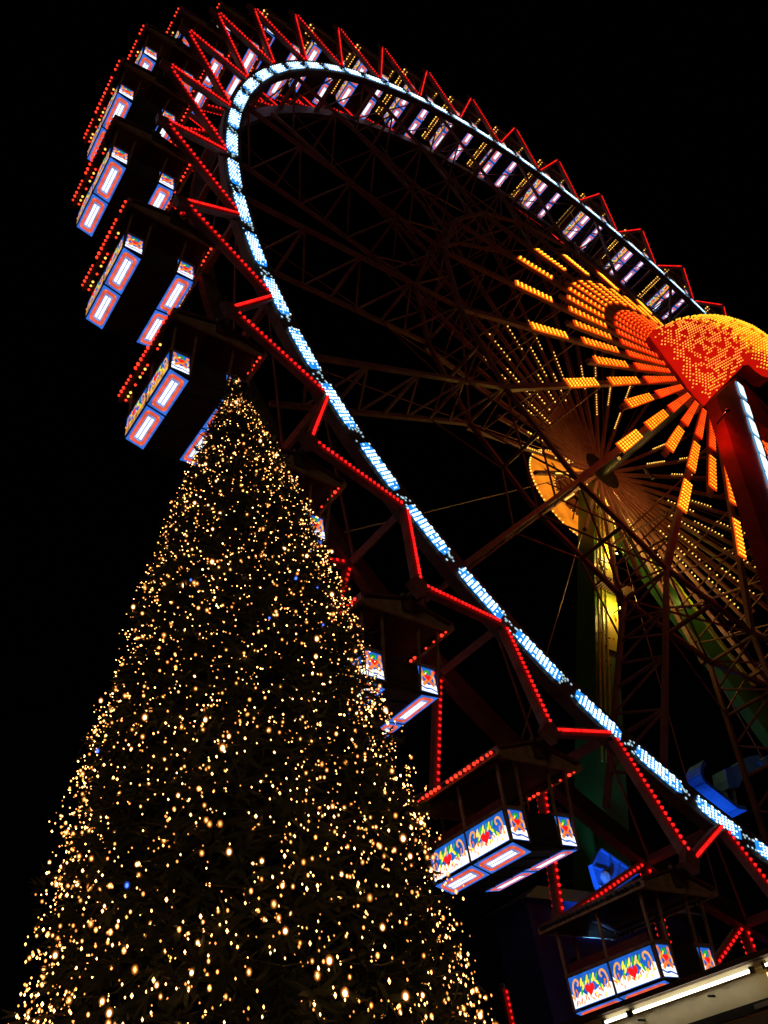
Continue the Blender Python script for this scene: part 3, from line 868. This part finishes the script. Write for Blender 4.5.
lights = tag(empty('fairy_lights', TB), 'warm white fairy lights strung all over the dark fir tree, a few of them blue', 'fairy lights')
camxy = Vector((0, 0, CAMZ)) - TB
pts = []
NB = 13500
for i in range(NB):
    d = (TH - .6) * (rnd.random() ** .60) + .01
    if i < 420: d = rnd.random() ** .8 * 1.7
    z = TH - d
    a = rnd.uniform(0, 2 * PI)
    r = tr_r(z)
    cl = noise.noise(Vector((math.cos(a) * r * 1.6, math.sin(a) * r * 1.6, z * 1.6)))
    if cl < -.15 and rnd.random() < .6: continue
    r *= 1 + .07 * noise.noise(Vector((math.cos(a) * 3, math.sin(a) * 3, z * 1.8)))
    r *= rnd.uniform(.92, 1.04) if rnd.random() < .62 else rnd.uniform(.76, .93)
    p = Vector((r * math.cos(a), r * math.sin(a), z + rnd.uniform(-.05, .05)))
    pts.append(p)
    if rnd.random() < .16:                        # a neighbour on the same twig
        pts.append(p + Vector((rnd.uniform(-.06, .06), rnd.uniform(-.06, .06), rnd.uniform(-.06, .06))))
front = lambda p: (p.x * camxy.x + p.y * camxy.y) > .0
big = [p for p in pts if front(p) and p.z < TH - .5 and p.z > 2.6]
rnd.shuffle(big); big = big[:100]; bs = set(id(p) for p in big)
def bulb(core, glass, halo_outer):  # both shells round the core carry the painted halo
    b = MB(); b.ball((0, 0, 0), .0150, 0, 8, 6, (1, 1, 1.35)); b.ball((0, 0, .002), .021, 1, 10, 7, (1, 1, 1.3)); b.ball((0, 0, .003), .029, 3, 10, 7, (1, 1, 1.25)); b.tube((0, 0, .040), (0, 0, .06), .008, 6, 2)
    return b.mesh('bulb', [core, glass, M['black'], halo_outer])
bm_big = bulb(M['e_fairy_big'], M['e_fairy_halo'], M['e_fairy_halo_outer']); bm_blue = bulb(M['e_fairy_blue'], M['e_blue_halo'], M['e_blue_halo_outer'])
for i, p in enumerate(big):
    o = link('bulb', bm_blue if i % 11 == 5 else bm_big, lights); o.location = p
    if i % 11 == 5: o['label'] = 'blue fairy bulb'
    s = rnd.uniform(.65, 1.12) * (.75 if i % 11 == 5 else 1); o.scale = (s, s, s)
b = MB()
for p in pts:
    if id(p) in bs: continue
    u = rnd.random()
    low = max(0., min(1., (6.0 - p.z) / 3.5))
    r = .0064 + .0062 * u ** 3
    if rnd.random() < .35: b.octa(p, r * .9, 1, (1, 1, 1.1 + low * .3))
    else:
        b.octa(p, r, 0, (1, 1, 1.05 + low * .8))
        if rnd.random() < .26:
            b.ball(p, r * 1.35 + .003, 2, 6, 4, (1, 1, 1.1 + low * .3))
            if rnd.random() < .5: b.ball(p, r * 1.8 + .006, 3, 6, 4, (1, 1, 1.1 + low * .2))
tag(b.build('bulbs', [M['e_fairy'], M['e_fairy_dim'], M['e_fairy_halo'], M['e_fairy_halo_outer']], lights), kind='stuff')
b = MB(); cp = []
for i in range(1500):
    t = i / 1500; z = TH - .15 - (TH - 1.0) * t ** .75; a = t ** .9 * 2 * PI * 34; r = tr_r(z) * (.93 + .05 * math.sin(i * 1.7)); cp.append((r * math.cos(a), r * math.sin(a), z + .04 * math.sin(i * 2.3)))
b.path(cp, .006, 3); b.build('cable', M['black'], lights)

# ------------------------------------------------------------------ booth with white tubes
BX = 11.0
booth = tag(empty('market_booth', (BX, 8, 0)), 'cream market booth with a row of white fluorescent tubes under its dark roof edge', 'booth')
def bp(x, y, X=BX): 
    d = ray(x, y); return C0 + d * (X / d.x)
zr = 3.915
b = MB(); b.box(.14, 3.4, -6, 5, 0, zr - .02); b.build('wall', M['cream'], booth)
b = MB(); b.box(-.04, 3.5, -6.1, 5.1, zr + .055, zr + .12); b.box(-.09, -.042, -6.1, 5.1, zr + .06, zr + .13); b.build('roof', M['steel_dark'], booth)
b = MB(); b.box(.02, .135, -6, 5, zr - .02, zr + .05); b.build('soffit', M['cream'], booth)
yq = 5.0
for (p0, p1) in (((606, 1024), (630, 1014.6)), ((634, 1013.2), (752, 968.5)), ((764, 962), (800, 948))):
    A = bp(*p0); B_ = bp(*p1)
    b = MB(); zt_ = zr - .035
    b.tube((-.02, A.y - 8, zt_), (-.02, B_.y - 8, zt_), .018, 10, 0)
    for y in (A.y - 8, B_.y - 8): b.box(-.05, .015, y - .02, y + .02, zt_ - .04, zt_ + .04, 1)
    b.box(.0, .016, min(A.y, B_.y) - 8, max(A.y, B_.y) - 8, zt_ - .016, zt_ + .02, 2)
    b.build('fluorescent_tube', [M['e_tube'], M['black'], M['cream']], booth)
b = MB()
zs_ = zr - .40
b.box(.05, .137, -3.6, 3.6, zs_ - .05, zs_ + .05, 0); b.box(.02, .049, -2.6, -1.2, zs_ - .03, zs_ + .02, 1)
b.build('shutter_rail', [M['black'], M['glassgrey']], booth)
b = MB(); b.box(.10, .137, -3.4, 3.4, zs_ - 1.6, zs_ - .08); b.build('shutter', M['glassgrey'], booth)
for y in (-1.75, -.62, .6):
    b = MB(); b.tube((.0, y, zr - .14), (.135, y, zr - .14), .016, 6); b.build('hook', M['black'], booth)
b = MB(); q_ = bp(768, 975) 
b.tube((-.02, q_.y - 8.06, zr - .33), (-.02, q_.y - 8.06, zr - .12), .05, 10, 0); b.box(-.03, .135, q_.y - 8.09, q_.y - 8.03, zr - .11, zr - .03, 1)
b.build('wall_lamp', [M['e_warm'], M['black']], booth)

# ------------------------------------------------------------------ blue-lit pieces behind the wheel
YP = HUB.y + 4.6
pv = tag(empty('pavilion', (19.2, YP + .5, 0)), 'dark navy pavilion with a small blue lit gable behind the lowest gondola', 'pavilion')
b = MB(); b.box(-3.2, 3.4, -.3, .9, 0, 7.7); b.build('wall', M['navy'], pv)
gp = [on_y(x, y, YP) - Vector((19.2, YP + .5, 0)) for x, y in ((596, 862), (604, 847), (630, 866), (644, 872), (606, 897))]
b = MB(); b.poly([(p.x, -.36, p.z) for p in gp]); b.poly([(p.x, -.2, p.z) for p in gp][::-1])
for i in range(5):
    p, q_ = gp[i], gp[(i + 1) % 5]; b.quad((p.x, -.36, p.z), (p.x, -.2, p.z), (q_.x, -.2, q_.z), (q_.x, -.36, q_.z))
b.build('gable', M['blue_paint'], pv)
def gx(x, y, yy=-.40): 
    p = on_y(x, y, YP) - Vector((19.2, YP + .5, 0)); return Vector((p.x, yy, p.z))
b = MB(); b.beam(gx(604, 848), gx(640, 873), .06, .05); b.beam(gx(612, 855), gx(611, 880), .08, .05); b.beam(gx(598, 866), gx(611, 870), .05, .05); b.beam(gx(622, 862), gx(616, 884), .05, .05)
b.ball(gx(608, 876), .16, 1, 8, 6); b.beam(gx(603, 884), gx(607, 891), .05, .04, m=1); b.beam(gx(613, 866), gx(613, 874), .07, .05, m=1)
b.build('gable_ornament', [M['blue_paint'], M['pale_paint']], pv)
b = MB(); b.hexa([(-3.5, -.6, 7.7), (3.6, -.6, 7.7), (3.6, 1.1, 7.7), (-3.5, 1.1, 7.7)], [(-2.2, .1, 8.3), (2.4, .1, 8.3), (2.4, .6, 8.3), (-2.2, .6, 8.3)]); b.build('roof', M['navy'], pv)

YS = HUB.y + 4.4
S0 = on_y(720, 790, YS)
sl = tag(empty('sled_decoration', (S0.x, S0.y, 0)), 'blue lit curved runner under a blocky blue body, close behind the glowing rim', 'decoration')
def sp(x, y, dy=0.): 
    p = on_y(x, y, YS); return Vector((p.x - S0.x, dy, p.z))
run = [(698, 766), (695, 772), (695, 779), (698, 785), (704, 790), (712, 796), (721, 803), (730, 810), (739, 812)]
b = MB()
for i in range(len(run) - 1):
    p, q_ = sp(*run[i]), sp(*run[i + 1]); d = (q_ - p).normalized(); n = d.cross(Vector((0, 1, 0))) * .075
    b.hexa([p - n + Vector((0, -.3, 0)), p + n + Vector((0, -.3, 0)), p + n + Vector((0, .3, 0)), p - n + Vector((0, .3, 0))],
           [q_ - n + Vector((0, -.3, 0)), q_ + n + Vector((0, -.3, 0)), q_ + n + Vector((0, .3, 0)), q_ - n + Vector((0, .3, 0))])
b.build('runner', M['blue_paint'], sl)
b = MB()
def prism(pp, y0, y1, m=0):
    f = [sp(*p, y0) for p in pp]; k = [sp(*p, y1) for p in pp]
    b.poly(f, m); b.poly(k[::-1], m)
    for i in range(len(pp)): j = (i + 1) % len(pp); b.quad(f[i], k[i], k[j], f[j], m)
prism([(721, 783), (719, 772), (731, 768), (740, 775), (733, 790), (723, 791)], -.25, .3)
prism([(731, 767), (744, 759), (755, 757), (757, 771), (742, 779)], -.2, .35)
prism([(754, 764), (762, 758), (782, 752), (784, 760), (760, 771)], -.25, .25)
b.build('body', M['blue_paint'], sl)
b = MB(); b.beam(sp(724, 790), sp(728, 803), .10, .10); b.beam(sp(733, 789), sp(736, 806), .08, .08); b.build('strut', M['pale_paint'], sl)
b = MB(); b.beam((sp(744, 775)).xyz, (sp(744, 775).x, 0, 0), .16, .16, (0, 1, 0)); b.build('post', M['black'], sl)

lm0 = on_y(503, 990, 12.0)
lm = tag(empty('lamp_post', (lm0.x, lm0.y, 0)), 'thin dark post with a short strip of red lamps, right of the tree foot', 'lamp post')
b = MB(); b.tube((0, 0, 0), (0, 0, lm0.z + .1), .05, 8); b.build('pole', M['steel_dark'], lm)
b = MB(); b.box(-.05, .05, -.075, -.052, lm0.z - 1.1, lm0.z, 0)
for i in range(11): b.octa((.0, -.085, lm0.z - .05 - .1 * i), .032, 1)
b.build('lamp_strip', [M['e_red_base'], M['e_red']], lm)
# blue flood lamps that light them
def flood(loc, aim, energy, label, ang):
    f = tag(empty('blue_floodlight', (loc[0], loc[1], 0)), label, 'floodlight')
    d = (Vector(aim) - Vector(loc)).normalized(); l0 = Vector((0, 0, loc[2]))
    b = MB(); b.tube(l0 - d * .28, l0 - d * .03, .10, 12, 0, .18); b.build('housing', M['black'], f)
    b = MB(); b.tube(l0 - d * .029, l0 - d * .01, .15, 12); b.build('lens', M['e_blueglass'], f)
    b = MB(); b.tube((0, 0, 0), (0, 0, loc[2] - .2), .05, 8); b.build('pole', M['black'], f)
    lamp_at('blue_flood', Vector(loc) + d * .05, energy, (.05, .26, 1.0), 'SPOT', .15, aim, ang)
flood((S0.x - 1.6, YS - .2, 5.2), (S0.x, YS, S0.z), 1000, 'blue floodlight on a pole below the blue curved runner', 22)
pg = on_y(612, 866, YP)
flood((pg.x - 3.9, YP - 1.3, 5.9), (pg.x, YP, pg.z), 1500, 'blue floodlight on a pole before the navy pavilion', 40)

# ------------------------------------------------------------------ ground, sky, weak warm light standing in for market glow
b = MB(); b.quad((-600, -600, 0), (600, -600, 0), (600, 600, 0), (-600, 600, 0))
tag(b.build('ground', M['asphalt']), kind='structure')
w = bpy.data.worlds.new('World'); scene.world = w; w.use_nodes = True
nt_ = w.node_tree; bg = nt_.nodes['Background']
sky = nt_.nodes.new('ShaderNodeTexSky'); sky.sky_type = 'NISHITA'; sky.sun_disc = False
SE, SAZ = 14., 205.
sky.sun_elevation = R(SE); sky.sun_rotation = R(SAZ)
nt_.links.new(sky.outputs[0], bg.inputs['Color']); bg.inputs['Strength'].default_value = .00004
sd_ = bpy.data.lights.new('market_glow_sun', 'SUN'); sd_.energy = .07; sd_.angle = R(12); sd_.color = (1, .80, .58)  # stands in for the warm glow of the market
so = bpy.data.objects.new('market_glow_sun', sd_); col.objects.link(so)
sv = Vector((math.sin(R(SAZ)) * math.cos(R(SE)), math.cos(R(SAZ)) * math.cos(R(SE)), math.sin(R(SE))))
so.rotation_euler = sv.to_track_quat('Z', 'Y').to_euler(); so.location = (-10, -20, 20)

vs_ = scene.view_settings; vs_.view_transform = 'Standard'; vs_.look = 'None'; vs_.exposure = 0; vs_.gamma = 1; vs_.use_curve_mapping = False
scene.render.engine = 'CYCLES'
cy = scene.cycles
cy.use_denoising = True
try: cy.denoiser = 'OPENIMAGEDENOISE'
except Exception: pass
cy.max_bounces = 5; cy.diffuse_bounces = 2; cy.glossy_bounces = 2; cy.sample_clamp_indirect = 2.0; cy.sample_clamp_direct = 0
cy.transparent_max_bounces = 16
cy.use_light_tree = True
cy.filter_width = 1.5
